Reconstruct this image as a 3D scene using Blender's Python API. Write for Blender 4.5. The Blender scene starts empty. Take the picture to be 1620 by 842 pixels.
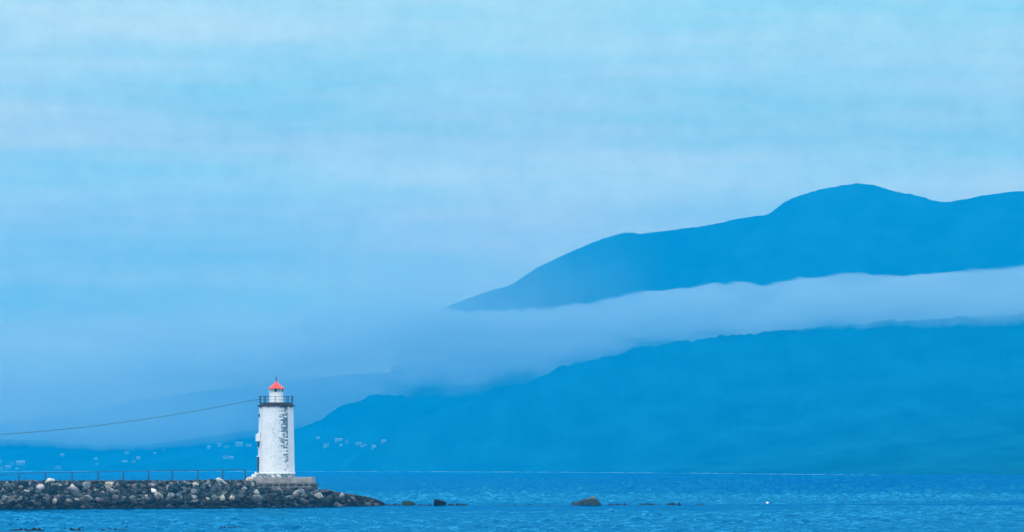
import bpy, bmesh, math, random
import numpy as np
from mathutils import Vector, Matrix, noise as mn

# ------------------------------------------------------------------ camera
F = 5764.0            # focal length in photo pixels (1620 wide)
HC = 5.3              # camera height above the water
HY = 742.0            # horizon row of the photo
sc = bpy.context.scene
C = sc.collection
cam_d = bpy.data.cameras.new('camera')
cam = bpy.data.objects.new('camera', cam_d)
C.objects.link(cam)
cam.location = (0, 0, HC)
cam.rotation_euler = (math.radians(90), 0, 0)
cam_d.sensor_width = 36.0
cam_d.lens = 36.0 * F / 1620.0
cam_d.shift_y = (HY - 421.0) / 1620.0
cam_d.clip_start = 1.0
cam_d.clip_end = 60000
sc.camera = cam

# ------------------------------------------------------------------ world
w = bpy.data.worlds.new('World')
sc.world = w
w.use_nodes = True
nt = w.node_tree
nt.nodes.clear()
N = nt.nodes.new
L = nt.links.new
SUN_EL = math.radians(42)
SUN_ROT = math.radians(205)
out = N('ShaderNodeOutputWorld')
bg = N('ShaderNodeBackground')
bg.inputs['Strength'].default_value = 0.1
sky = N('ShaderNodeTexSky')
sky.sky_type = 'NISHITA'
sky.sun_disc = False
sky.sun_elevation = SUN_EL
sky.sun_rotation = SUN_ROT
sky.air_density = 1.2
sky.dust_density = 2.0
tc = N('ShaderNodeTexCoord')
sep = N('ShaderNodeSeparateXYZ')
L(tc.outputs['Generated'], sep.inputs[0])
# overcast: low sky (seen in the photo) to bright cloud overhead
ramp = N('ShaderNodeValToRGB')
ramp.color_ramp.interpolation = 'EASE'
r = ramp.color_ramp
SKY_LOW = (0.160, 0.172, 0.106, 1)
SKY_MID = (0.122, 0.138, 0.110, 1)
SKY_HIGH = (0.205, 0.195, 0.200, 1)
r.elements[0].position = 0.0
r.elements[0].color = SKY_LOW
r.elements[1].position = 0.45
r.elements[1].color = SKY_HIGH
for pos_, col_ in ((0.055, (0.168, 0.170, 0.108)), (0.078, (0.200, 0.190, 0.118)), (0.092, (0.138, 0.145, 0.100)),
                   (0.112, (0.132, 0.143, 0.107)), (0.15, SKY_MID[:3])):
    e = r.elements.new(pos_)
    e.color = (*col_, 1)
L(sep.outputs['Z'], ramp.inputs[0])
# streaky cloud relief: layered noise stretched along the horizon
mp = N('ShaderNodeMapping')
mp.inputs['Scale'].default_value = (4.0, 4.0, 42.0)
mp.inputs['Location'].default_value = (3.1, 1.7, 0.45)
L(tc.outputs['Generated'], mp.inputs[0])
n1 = N('ShaderNodeTexNoise')
n1.inputs['Scale'].default_value = 1.0
n1.inputs['Detail'].default_value = 7
n1.inputs['Roughness'].default_value = 0.55
L(mp.outputs[0], n1.inputs['Vector'])
mp2 = N('ShaderNodeMapping')
mp2.inputs['Scale'].default_value = (120, 120, 120)
L(tc.outputs['Generated'], mp2.inputs[0])
n2 = N('ShaderNodeTexNoise')
n2.inputs['Scale'].default_value = 1.0
n2.inputs['Detail'].default_value = 5
n2.inputs['Roughness'].default_value = 0.72
L(mp2.outputs[0], n2.inputs['Vector'])
mr = N('ShaderNodeMapRange')
mr.inputs['From Min'].default_value = 0.32
mr.inputs['From Max'].default_value = 0.68
mr.inputs['To Min'].default_value = 0.0
mr.inputs['To Max'].default_value = 1.0
L(n1.outputs['Fac'], mr.inputs['Value'])
dark = N('ShaderNodeMixRGB')
dark.blend_type = 'MIX'
dark.inputs[1].default_value = (0.55, 0.85, 0.94, 1)   # thinner, bluer cloud
dark.inputs[2].default_value = (1.22, 1.08, 1.04, 1)    # thicker, paler cloud
L(mr.outputs[0], dark.inputs[0])
mr2 = N('ShaderNodeMapRange')
mr2.inputs['From Min'].default_value = 0.3
mr2.inputs['From Max'].default_value = 0.7
mr2.inputs['To Min'].default_value = 0.915
mr2.inputs['To Max'].default_value = 1.085
L(n2.outputs['Fac'], mr2.inputs['Value'])
m1 = N('ShaderNodeMixRGB')
m1.blend_type = 'MULTIPLY'
m1.inputs[0].default_value = 1
L(ramp.outputs[0], m1.inputs[1])
L(dark.outputs[0], m1.inputs[2])
m2 = N('ShaderNodeMixRGB')
m2.blend_type = 'MULTIPLY'
m2.inputs[0].default_value = 1
L(m1.outputs[0], m2.inputs[1])
L(mr2.outputs[0], m2.inputs[2])
vs = N('ShaderNodeVectorMath')
vs.operation = 'SCALE'
SKY_GAIN = 100.0
vs.inputs['Scale'].default_value = SKY_GAIN
L(m2.outputs[0], vs.inputs[0])
mx = N('ShaderNodeMixRGB')
mx.inputs[0].default_value = 0.93            # cloud cover
L(sky.outputs[0], mx.inputs[1])
L(vs.outputs[0], mx.inputs[2])
L(mx.outputs[0], bg.inputs['Color'])
L(bg.outputs[0], out.inputs['Surface'])
w.cycles.sampling_method = 'MANUAL'
w.cycles.sample_map_resolution = 512

sun_d = bpy.data.lights.new('sun', 'SUN')
sun_d.energy = 1.5
sun_d.angle = math.radians(10)
sun_d.color = (1.0, 0.95, 0.90)
sun = bpy.data.objects.new('sun', sun_d)
C.objects.link(sun)
sd = Vector((math.sin(SUN_ROT) * math.cos(SUN_EL), math.cos(SUN_ROT) * math.cos(SUN_EL), math.sin(SUN_EL)))
sun.rotation_euler = sd.to_track_quat('Z', 'Y').to_euler()
sun.location = (-60, -40, 120)

vsx = sc.view_settings
vsx.view_transform = 'Standard'
vsx.look = 'None'
vsx.exposure = 0.0
vsx.gamma = 1.0
vsx.use_curve_mapping = False
sc.cycles.volume_bounces = 1
sc.cycles.volume_step_rate = 0.5
sc.cycles.max_bounces = 6
sc.cycles.use_denoising = True

random.seed(7)
rng = np.random.default_rng(7)

# ------------------------------------------------------------------ helpers
def at(px, py, d):
    """world point seen at photo pixel (px, py) at distance d"""
    return Vector(((px - 810.0) / F * d, d, HC - (py - HY) / F * d))

def tag(o, label=None, cat=None, group=None, kind=None):
    if label: o['label'] = label
    if cat: o['category'] = cat
    if group: o['group'] = group
    if kind: o['kind'] = kind
    return o

def link(name, me, mat=None, parent=None):
    o = bpy.data.objects.new(name, me)
    C.objects.link(o)
    if mat is not None:
        for m in (mat if isinstance(mat, (list, tuple)) else [mat]):
            me.materials.append(m)
    if parent: o.parent = parent
    return o

def obj(name, bm, mat=None, parent=None, smooth=False):
    me = bpy.data.meshes.new(name)
    bm.normal_update()
    bm.to_mesh(me)
    bm.free()
    if smooth:
        for p in me.polygons: p.use_smooth = True
    return link(name, me, mat, parent)

def empty(name, loc):
    o = bpy.data.objects.new(name, None)
    o.location = loc
    o.empty_display_size = 0.5
    C.objects.link(o)
    return o

def mesh_np(name, verts, quads, mat, parent=None, smooth=True):
    me = bpy.data.meshes.new(name)
    verts = np.asarray(verts, dtype=np.float32)
    quads = np.asarray(quads, dtype=np.int32)
    me.vertices.add(len(verts))
    me.vertices.foreach_set('co', verts.ravel())
    me.loops.add(quads.size)
    me.loops.foreach_set('vertex_index', quads.ravel())
    me.polygons.add(len(quads))
    me.polygons.foreach_set('loop_start', np.arange(0, quads.size, 4, dtype=np.int32))
    me.polygons.foreach_set('loop_total', np.full(len(quads), 4, dtype=np.int32))
    me.polygons.foreach_set('use_smooth', np.full(len(quads), smooth))
    me.update(calc_edges=True)
    me.validate()
    return link(name, me, mat, parent)

def grid_quads(nr, nc, off=0, wrap=False):
    r_, c_ = np.meshgrid(np.arange(nr - 1), np.arange(nc - 1), indexing='ij')
    a = off + r_ * nc + c_
    return np.stack([a, a + 1, a + nc + 1, a + nc], -1).reshape(-1, 4)

def box(bm, x0, x1, y0, y1, z0, z1, M=None):
    vs_ = [bm.verts.new((x, y, z)) for z in (z0, z1) for y in (y0, y1) for x in (x0, x1)]
    if M is not None:
        for v in vs_: v.co = M @ v.co
    for f in ((0, 2, 3, 1), (4, 5, 7, 6), (0, 1, 5, 4), (2, 6, 7, 3), (0, 4, 6, 2), (1, 3, 7, 5)):
        bm.faces.new([vs_[i] for i in f])
    return vs_

def ring_stack(bm, rings, n, a0=0.0, cap=True, center=(0, 0)):
    """rings: list of (radius, z). n sides; a0 = angle of first corner measured from -Y towards +X"""
    rows = []
    for (R, z) in rings:
        rows.append([bm.verts.new((center[0] + R * math.sin(a0 + 2 * math.pi * i / n),
                                   center[1] - R * math.cos(a0 + 2 * math.pi * i / n), z)) for i in range(n)])
    for a, b in zip(rows[:-1], rows[1:]):
        for i in range(n):
            j = (i + 1) % n
            bm.faces.new((a[i], a[j], b[j], b[i]))
    if cap:
        bm.faces.new(rows[0][::-1])
        bm.faces.new(rows[-1])
    return rows

def tube(bm, pts, R, n=6):
    rows = []
    for i, p in enumerate(pts):
        p = Vector(p)
        a = Vector(pts[max(i - 1, 0)]); b = Vector(pts[min(i + 1, len(pts) - 1)])
        t = (b - a).normalized()
        u = t.cross(Vector((0, 0, 1)))
        if u.length < 1e-3: u = t.cross(Vector((0, 1, 0)))
        u.normalize(); v = t.cross(u)
        rows.append([bm.verts.new(p + R * (u * math.cos(2 * math.pi * k / n) + v * math.sin(2 * math.pi * k / n))) for k in range(n)])
    for a, b in zip(rows[:-1], rows[1:]):
        for i in range(n):
            j = (i + 1) % n
            bm.faces.new((a[i], a[j], b[j], b[i]))
    bm.faces.new(rows[0][::-1]); bm.faces.new(rows[-1])

def interp(x, xs, ys):
    return np.interp(x, xs, ys)

# ------------------------------------------------------------------ materials
def mat(name, col, rough=0.8, metal=0.0, var=0.0, vscale=3.0, bump=0.0, bscale=8.0, coord='Object'):
    m = bpy.data.materials.new(name)
    m.use_nodes = True
    t = m.node_tree
    b = t.nodes['Principled BSDF']
    b.inputs['Roughness'].default_value = rough
    b.inputs['Metallic'].default_value = metal
    b.inputs['Base Color'].default_value = (*col, 1)
    tcn = t.nodes.new('ShaderNodeTexCoord')
    if var > 0:
        nn = t.nodes.new('ShaderNodeTexNoise')
        nn.inputs['Scale'].default_value = vscale
        nn.inputs['Detail'].default_value = 6
        nn.inputs['Roughness'].default_value = 0.6
        t.links.new(tcn.outputs[coord], nn.inputs['Vector'])
        rp = t.nodes.new('ShaderNodeValToRGB')
        rp.color_ramp.elements[0].position = 0.3
        rp.color_ramp.elements[1].position = 0.7
        rp.color_ramp.elements[0].color = (*[max(0, c * (1 - var)) for c in col], 1)
        rp.color_ramp.elements[1].color = (*[min(1, c * (1 + var)) for c in col], 1)
        t.links.new(nn.outputs['Fac'], rp.inputs[0])
        t.links.new(rp.outputs[0], b.inputs['Base Color'])
    if bump > 0:
        nb = t.nodes.new('ShaderNodeTexNoise')
        nb.inputs['Scale'].default_value = bscale
        nb.inputs['Detail'].default_value = 6
        t.links.new(tcn.outputs[coord], nb.inputs['Vector'])
        bp = t.nodes.new('ShaderNodeBump')
        bp.inputs['Strength'].default_value = bump
        bp.inputs['Distance'].default_value = 0.05
        t.links.new(nb.outputs['Fac'], bp.inputs['Height'])
        t.links.new(bp.outputs[0], b.inputs['Normal'])
    return m

M_dark = mat('dark_painted_iron', (0.025, 0.018, 0.028), 0.45, var=0.3, vscale=4)
M_fascia = mat('gallery_iron', (0.035, 0.015, 0.026), 0.5, var=0.5, vscale=3)
M_galv = mat('galvanised_steel', (0.015, 0.03, 0.05), 0.6, var=0.2)
M_red = mat('red_roof_paint', (0.80, 0.045, 0.025), 0.38, var=0.18, vscale=2.5)
M_darkred = mat('dark_red_paint', (0.16, 0.012, 0.03), 0.5, var=0.2)
M_white = mat('white_paint', (0.80, 0.81, 0.82), 0.5, var=0.05, vscale=2)
M_concrete = mat('weathered_concrete', (0.30, 0.29, 0.29), 0.9, var=0.35, vscale=1.1, bump=0.4, bscale=5)
M_mortar = mat('pale_mortar', (0.27, 0.28, 0.28), 0.95, var=0.25, vscale=3)
M_block = mat('dark_stone_block', (0.04, 0.05, 0.058), 0.85, var=0.7, vscale=1.3, bump=0.5, bscale=6)
M_wood = mat('tarred_wood', (0.07, 0.055, 0.045), 0.9, var=0.3)
M_door = mat('dark_green_door_paint', (0.02, 0.05, 0.05), 0.5)
M_cable = mat('black_cable', (0.03, 0.035, 0.04), 0.7)

m = bpy.data.materials.new('lantern_glass')
m.use_nodes = True
b = m.node_tree.nodes['Principled BSDF']
b.inputs['Base Color'].default_value = (0.20, 0.55, 0.62, 1)
b.inputs['Roughness'].default_value = 0.08
b.inputs['Metallic'].default_value = 0.0
b.inputs['Transmission Weight'].default_value = 0.35
b.inputs['Coat Weight'].default_value = 0.5
M_glass = m

def tower_mat():
    """white painted masonry: rough courses, paint gone where the vertex weight 'peel' is high"""
    m = bpy.data.materials.new('white_painted_masonry')
    m.use_nodes = True
    t = m.node_tree
    n = t.nodes.new
    l = t.links.new
    b = t.nodes['Principled BSDF']
    b.inputs['Roughness'].default_value = 0.65
    uv = n('ShaderNodeUVMap'); uv.uv_map = 'wall'
    br = n('ShaderNodeTexBrick')
    br.inputs['Scale'].default_value = 1.0
    br.inputs['Brick Width'].default_value = 0.52
    br.inputs['Row Height'].default_value = 0.26
    br.inputs['Mortar Size'].default_value = 0.028
    br.inputs['Mortar Smooth'].default_value = 0.6
    br.inputs['Color1'].default_value = (0, 0, 0, 1)
    br.inputs['Color2'].default_value = (1, 1, 1, 1)
    br.inputs['Mortar'].default_value = (0.5, 0.5, 0.5, 1)
    ns = n('ShaderNodeTexNoise'); ns.inputs['Scale'].default_value = 1.4; ns.inputs['Detail'].default_value = 3
    l(uv.outputs[0], ns.inputs['Vector'])
    wm = n('ShaderNodeVectorMath'); wm.operation = 'MULTIPLY_ADD'
    wm.inputs[1].default_value = (0.16, 0.16, 0)
    l(ns.outputs['Color'], wm.inputs[0]); l(uv.outputs[0], wm.inputs[2])
    l(wm.outputs[0], br.inputs['Vector'])
    # peel mask: stone-sized patches and small flakes
    at_ = n('ShaderNodeAttribute'); at_.attribute_name = 'peel'
    mpg = n('ShaderNodeMapping'); mpg.inputs['Scale'].default_value = (3.4, 5.6, 1)
    l(uv.outputs[0], mpg.inputs[0])
    nz = n('ShaderNodeTexNoise'); nz.inputs['Scale'].default_value = 1.0; nz.inputs['Detail'].default_value = 8
    nz.inputs['Roughness'].default_value = 0.72
    l(mpg.outputs[0], nz.inputs['Vector'])
    a1 = n('ShaderNodeMath'); a1.operation = 'MULTIPLY_ADD'
    a1.inputs[1].default_value = 0.22
    l(br.outputs['Color'], a1.inputs[0]); l(nz.outputs['Fac'], a1.inputs[2])
    a2 = n('ShaderNodeMath'); a2.operation = 'MULTIPLY_ADD'; a2.inputs[1].default_value = 0.39
    l(at_.outputs['Fac'], a2.inputs[0]); l(a1.outputs[0], a2.inputs[2])
    st = n('ShaderNodeMapRange')
    st.inputs['From Min'].default_value = 0.895
    st.inputs['From Max'].default_value = 0.935
    l(a2.outputs[0], st.inputs['Value'])
    # paint tone: faint grime, old joint lines showing through
    n3 = n('ShaderNodeTexNoise'); n3.inputs['Scale'].default_value = 0.9; n3.inputs['Detail'].default_value = 8
    n3.inputs['Roughness'].default_value = 0.7
    l(uv.outputs[0], n3.inputs['Vector'])
    rp = n('ShaderNodeValToRGB')
    rp.color_ramp.elements[0].position = 0.3; rp.color_ramp.elements[0].color = (0.70, 0.72, 0.76, 1)
    rp.color_ramp.elements[1].position = 0.62; rp.color_ramp.elements[1].color = (0.86, 0.86, 0.86, 1)
    l(n3.outputs['Fac'], rp.inputs[0])
    mm = n('ShaderNodeMixRGB'); mm.blend_type = 'MIX'
    mm.inputs[2].default_value = (0.60, 0.65, 0.72, 1)
    jf = n('ShaderNodeMath'); jf.operation = 'MULTIPLY'; jf.inputs[1].default_value = 0.45
    l(br.outputs['Fac'], jf.inputs[0]); l(jf.outputs[0], mm.inputs[0])
    l(rp.outputs[0], mm.inputs[1])
    n4 = n('ShaderNodeTexNoise'); n4.inputs['Scale'].default_value = 5; n4.inputs['Detail'].default_value = 4
    l(uv.outputs[0], n4.inputs['Vector'])
    r4 = n('ShaderNodeValToRGB')
    r4.color_ramp.elements[0].position = 0.3; r4.color_ramp.elements[0].color = (0.008, 0.075, 0.125, 1)
    r4.color_ramp.elements[1].position = 0.75; r4.color_ramp.elements[1].color = (0.12, 0.24, 0.30, 1)
    l(n4.outputs['Fac'], r4.inputs[0])
    mf = n('ShaderNodeMixRGB')
    l(st.outputs[0], mf.inputs[0]); l(mm.outputs[0], mf.inputs[1]); l(r4.outputs[0], mf.inputs[2])
    l(mf.outputs[0], b.inputs['Base Color'])
    hb = n('ShaderNodeMath'); hb.operation = 'MULTIPLY_ADD'; hb.inputs[1].default_value = -0.6
    l(br.outputs['Fac'], hb.inputs[0]); l(nz.outputs['Fac'], hb.inputs[2])
    bp = n('ShaderNodeBump'); bp.inputs['Strength'].default_value = 0.7; bp.inputs['Distance'].default_value = 0.06
    l(hb.outputs[0], bp.inputs['Height']); l(bp.outputs[0], b.inputs['Normal'])
    return m
M_tower = tower_mat()

def rock_mat():
    """boulder stone: tone comes from the mesh attribute 'tone' (one colour per stone)"""
    m = bpy.data.materials.new('boulder_stone')
    m.use_nodes = True
    t = m.node_tree; n = t.nodes.new; l = t.links.new
    b = t.nodes['Principled BSDF']
    b.inputs['Roughness'].default_value = 0.9
    b.inputs['Specular IOR Level'].default_value = 0.15
    a = n('ShaderNodeAttribute'); a.attribute_name = 'tone'
    tcn = n('ShaderNodeTexCoord')
    geo = n('ShaderNodeNewGeometry')
    nz = n('ShaderNodeTexNoise'); nz.inputs['Scale'].default_value = 2.6; nz.inputs['Detail'].default_value = 8
    nz.inputs['Roughness'].default_value = 0.7
    l(geo.outputs['Position'], nz.inputs['Vector'])
    rp = n('ShaderNodeValToRGB')
    rp.color_ramp.elements[0].position = 0.33; rp.color_ramp.elements[0].color = (0.22, 0.27, 0.3, 1)
    rp.color_ramp.elements[1].position = 0.66; rp.color_ramp.elements[1].color = (1.75, 1.75, 1.75, 1)
    l(nz.outputs['Fac'], rp.inputs[0])
    mu = n('ShaderNodeMixRGB'); mu.blend_type = 'MULTIPLY'; mu.inputs[0].default_value = 1
    l(a.outputs['Color'], mu.inputs[1]); l(rp.outputs[0], mu.inputs[2])
    # wet, weed-covered tide band near the water
    sp = n('ShaderNodeSeparateXYZ'); l(geo.outputs['Position'], sp.inputs[0])
    nt_ = n('ShaderNodeTexNoise'); nt_.inputs['Scale'].default_value = 0.5; nt_.inputs['Detail'].default_value = 4
    l(geo.outputs['Position'], nt_.inputs['Vector'])
    ad = n('ShaderNodeMath'); ad.operation = 'MULTIPLY_ADD'; ad.inputs[1].default_value = -1.2
    l(nt_.outputs['Fac'], ad.inputs[0]); l(sp.outputs['Z'], ad.inputs[2])
    tr = n('ShaderNodeMapRange'); tr.inputs['From Min'].default_value = 0.1; tr.inputs['From Max'].default_value = 1.1
    l(ad.outputs[0], tr.inputs['Value'])
    weed = n('ShaderNodeMixRGB'); weed.blend_type = 'MULTIPLY'
    weed.inputs[0].default_value = 1
    weed.inputs[2].default_value = (0.16, 0.17, 0.2, 1)
    l(mu.outputs[0], weed.inputs[1])
    mt = n('ShaderNodeMixRGB')
    l(tr.outputs[0], mt.inputs[0]); l(weed.outputs[0], mt.inputs[1]); l(mu.outputs[0], mt.inputs[2])
    l(mt.outputs[0], b.inputs['Base Color'])
    bp = n('ShaderNodeBump'); bp.inputs['Strength'].default_value = 0.6; bp.inputs['Distance'].default_value = 0.08
    l(nz.outputs['Fac'], bp.inputs['Height']); l(bp.outputs[0], b.inputs['Normal'])
    return m
M_rock = rock_mat()

def forest_mat(name, c0, c1, scale):
    m = bpy.data.materials.new(name)
    m.use_nodes = True
    t = m.node_tree; n = t.nodes.new; l = t.links.new
    b = t.nodes['Principled BSDF']
    b.inputs['Roughness'].default_value = 1.0
    b.inputs['Specular IOR Level'].default_value = 0.0
    g = n('ShaderNodeNewGeometry')
    nz = n('ShaderNodeTexNoise'); nz.inputs['Scale'].default_value = scale; nz.inputs['Detail'].default_value = 9
    nz.inputs['Roughness'].default_value = 0.65
    fm = n('ShaderNodeMapping'); fm.inputs['Scale'].default_value = (1.0, 0.22, 1.6)
    l(g.outputs['Position'], fm.inputs[0]); l(fm.outputs[0], nz.inputs['Vector'])
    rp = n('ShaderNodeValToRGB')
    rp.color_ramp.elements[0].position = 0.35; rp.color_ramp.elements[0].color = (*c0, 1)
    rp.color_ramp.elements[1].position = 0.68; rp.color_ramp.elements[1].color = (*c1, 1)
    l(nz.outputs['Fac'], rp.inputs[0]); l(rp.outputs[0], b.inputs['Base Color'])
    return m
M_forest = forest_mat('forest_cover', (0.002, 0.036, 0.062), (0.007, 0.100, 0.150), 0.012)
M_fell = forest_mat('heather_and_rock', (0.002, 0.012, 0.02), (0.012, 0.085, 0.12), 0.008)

def water_mat():
    m = bpy.data.materials.new('sea_water')
    m.use_nodes = True
    t = m.node_tree; n = t.nodes.new; l = t.links.new
    t.nodes.clear()
    mo = n('ShaderNodeOutputMaterial')
    body = n('ShaderNodeBsdfDiffuse'); body.inputs['Color'].default_value = (0.0, 0.07, 0.19, 1)
    gl = n('ShaderNodeBsdfGlossy'); gl.inputs['Color'].default_value = (0.04, 0.43, 0.76, 1)
    gl.inputs['Roughness'].default_value = 0.1
    fr = n('ShaderNodeFresnel'); fr.inputs['IOR'].default_value = 1.33
    mxs = n('ShaderNodeMixShader')
    l(fr.outputs[0], mxs.inputs[0]); l(body.outputs[0], mxs.inputs[1]); l(gl.outputs[0], mxs.inputs[2])
    l(mxs.outputs[0], mo.inputs['Surface'])
    g = n('ShaderNodeNewGeometry')
    mp_ = n('ShaderNodeMapping'); mp_.inputs['Scale'].default_value = (0.9, 0.35, 1)
    l(g.outputs['Position'], mp_.inputs[0])
    nz = n('ShaderNodeTexNoise'); nz.inputs['Scale'].default_value = 1.0; nz.inputs['Detail'].default_value = 5
    nz.inputs['Roughness'].default_value = 0.6
    l(mp_.outputs[0], nz.inputs['Vector'])
    mp3 = n('ShaderNodeMapping'); mp3.inputs['Scale'].default_value = (0.012, 0.004, 1)
    l(g.outputs['Position'], mp3.inputs[0])
    nw = n('ShaderNodeTexNoise'); nw.inputs['Scale'].default_value = 1.0; nw.inputs['Detail'].default_value = 4
    l(mp3.outputs[0], nw.inputs['Vector'])
    wr = n('ShaderNodeMapRange'); wr.inputs['From Min'].default_value = 0.35; wr.inputs['From Max'].default_value = 0.65
    wr.inputs['To Min'].default_value = 0.25; wr.inputs['To Max'].default_value = 0.75
    l(nw.outputs['Fac'], wr.inputs['Value'])
    bp = n('ShaderNodeBump'); bp.inputs['Distance'].default_value = 0.35
    l(wr.outputs[0], bp.inputs['Strength'])
    l(nz.outputs['Fac'], bp.inputs['Height']); [l(bp.outputs[0], q.inputs['Normal']) for q in (body, gl, fr)]
    return m
M_water = water_mat()

def vol_mat(name, col, dens, aniso=0.0):
    m = bpy.data.materials.new(name)
    m.use_nodes = True
    t = m.node_tree
    t.nodes.clear()
    o = t.nodes.new('ShaderNodeOutputMaterial')
    v = t.nodes.new('ShaderNodeVolumePrincipled')
    v.inputs['Color'].default_value = (*col, 1)
    v.inputs['Density'].default_value = dens
    v.inputs['Anisotropy'].default_value = aniso
    t.links.new(v.outputs[0], o.inputs['Volume'])
    return m
HAZE_K = 1.7e-4
M_haze = vol_mat('haze_air', (0.0, 0.41, 0.83), HAZE_K)
M_fog = vol_mat('fog_cloud', (0.80, 0.99, 0.95), 4.2e-3)
def wispy(m, dens, scale, lo, hi, contrast):
    """uneven fog: the density of the cloud varies through its volume"""
    t = m.node_tree; n = t.nodes.new; l = t.links.new
    v = [q for q in t.nodes if q.type == 'PRINCIPLED_VOLUME'][0]
    g = n('ShaderNodeNewGeometry')
    mp_ = n('ShaderNodeMapping'); mp_.inputs['Scale'].default_value = scale
    l(g.outputs['Position'], mp_.inputs[0])
    nz = n('ShaderNodeTexNoise'); nz.inputs['Scale'].default_value = 1; nz.inputs['Detail'].default_value = 6
    nz.inputs['Roughness'].default_value = 0.65
    l(mp_.outputs[0], nz.inputs['Vector'])
    r_ = n('ShaderNodeMapRange')
    r_.inputs['From Min'].default_value = 0.5 - contrast; r_.inputs['From Max'].default_value = 0.5 + contrast
    r_.inputs['To Min'].default_value = lo * dens; r_.inputs['To Max'].default_value = hi * dens
    l(nz.outputs['Fac'], r_.inputs['Value']); l(r_.outputs[0], v.inputs['Density'])
wispy(M_fog, 3.4e-3, (1 / 190.0, 1 / 500.0, 1 / 42.0), 0.04, 2.1, 0.17)
M_mist = vol_mat('mist_air', (0.76, 0.98, 0.94), 2.6e-3)

# ------------------------------------------------------------------ water
def build_water():
    ys = [-400, 0, 120, 200, 250]
    y = 285.0
    while y < 640:
        ys.append(y); y += 0.55 + (y - 285) * 0.0009
    st = 1.1
    while y < 10400:
        ys.append(y); st *= 1.0 + (0.013 if y < 3000 else 0.04); y += st
    ys.append(10560)
    ys = np.array(ys)
    xin = np.concatenate([np.arange(-260, -96, 1.6), np.arange(-96, 96, 0.6), np.arange(96, 261, 1.6)])
    gr = 261 + np.cumsum(2.5 * 1.17 ** np.arange(42))
    gr = gr[gr < 5900]
    xs = np.concatenate([-gr[::-1], xin, gr])
    X, Y = np.meshgrid(xs, ys)
    Z = np.zeros_like(X)
    r_ = np.random.default_rng(3)
    for lam, amp, cnt in ((8.0, 0.03, 8), (3.4, 0.045, 14), (1.9, 0.04, 20)):
        for _ in range(cnt):
            a = r_.normal(-1.2, 0.75)
            k = 2 * math.pi / (lam * r_.uniform(0.7, 1.4))
            Z += amp * r_.uniform(0.5, 1.2) * np.sin(k * (X * math.cos(a) + Y * math.sin(a)) + r_.uniform(0, 6.28))
    # gusts: patches of rougher and calmer water
    G = np.zeros_like(X)
    for lam in (260, 120, 60, 30):
        for _ in range(3):
            a = r_.uniform(0, 3.14); k = 2 * math.pi / lam
            G += np.sin(k * (X * math.cos(a) * 0.6 + Y * math.sin(a) * 0.8) + r_.uniform(0, 6.28)) / 6
    Z *= np.clip(0.85 + 0.8 * G, 0.25, 1.7)
    Z *= (1 + np.clip(Y - 600, 0, 1500) / 500) * np.clip((3200 - Y) / 800, 0, 1) * np.clip((Y - 250) / 40, 0, 1) * np.clip(1.6 - np.abs(X) / (0.16 * Y + 20), 0, 1)
    # sheltered, calmer water just in front of the breakwater and the skerries
    toe = np.interp(X, [-110, -68, -35.6, -17.9, 25, 96], [470, 485, 501, 522, 533, 560])
    dd = toe - Y
    calm = np.where(dd > 0, np.exp(-np.clip(dd, 0, None) / 60.0), np.exp(np.clip(dd, None, 0) / 9.0))
    calm = np.maximum(calm, 0.8 * np.exp(-((Y - 311) / 9.0) ** 2) * (X < -30))
    Z *= 1 - 0.7 * calm
    V = np.stack([X, Y, Z], -1).reshape(-1, 3)
    o = mesh_np('water', V, grid_quads(len(ys), len(xs)), M_water)
    tag(o, kind='structure')
build_water()

# ------------------------------------------------------------------ hills
def fbm(px, t, seed, octs=5):
    out_ = np.zeros(np.broadcast(px, t).shape)
    r_ = np.random.default_rng(seed)
    A = 1.0; k = 1.0
    for o_ in range(octs):
        for _ in range(3):
            a = r_.uniform(0, 2 * math.pi)
            out_ += A / 3 * np.sin(k * (px * math.cos(a) + t * math.sin(a)) * 6.283 + r_.uniform(0, 6.28))
        A *= 0.55; k *= 2.05
    return out_

HILLS = {}
def hill(name, prof, dr, df, material, seed, bumps=1.0, p0=-2600, p1=4300, back=1500, power=0.9, gully=14):
    pxs = np.arange(p0, p1, 3.0)
    ry = interp(pxs, [p[0] for p in prof], [p[1] for p in prof])
    rr = np.random.default_rng(seed)
    ks = np.ones(5) / 5
    fine = np.convolve(rr.normal(0, 1, len(pxs)), ks[:3] / ks[:3].sum(), 'same')
    mid = np.convolve(rr.normal(0, 1, len(pxs)), np.ones(11) / 11, 'same') * 2
    ry = np.convolve(np.pad(ry, 3, 'edge'), np.ones(7) / 7, 'valid')
    ry = ry + bumps * (fine * 0.9 + mid * 0.9)
    Dr = interp(pxs, *dr); Df = interp(pxs, *df)
    zr = HC - (ry - HY) / F * Dr
    rows = []
    vs_ = np.concatenate([[-0.02], np.linspace(0, 1, 56), 1 + np.linspace(0.05, 1, 14)])
    for v in vs_:
        if v <= 1:
            vv = max(v, 0)
            d = Df + (Dr - Df) * vv if v >= 0 else Df - 15
            z = zr * vv ** power
            g = fbm(pxs / 260.0, np.full_like(pxs, vv * 2.2), seed + 5)
            # keep the slope under the line of sight to its ridge
            z = z - (g * 0.5 + 0.6) * gully * (vv * (1 - vv)) * 4 * zr / (zr + 60)
            if v < 0: z = z * 0 - 3
            lim = HC + (zr - HC) / Dr * d - 1.0
            z = np.where(vv < 1, np.minimum(z, np.where(lim > 0.5, lim, z)), z)
            if v == 0: z = z * 0 - 0.5
        else:
            d = Dr + (v - 1) * back
            z = zr * np.cos(min(v - 1, 1) * math.pi / 2) - 3 * (v - 1)
        rows.append(np.stack([(pxs - 810) / F * d, d, z], -1))
    V = np.array(rows)
    o = mesh_np(name, V.reshape(-1, 3), grid_quads(len(vs_), len(pxs)), material)
    tag(o, kind='structure')
    HILLS[name] = (pxs, V)
    return o

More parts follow.
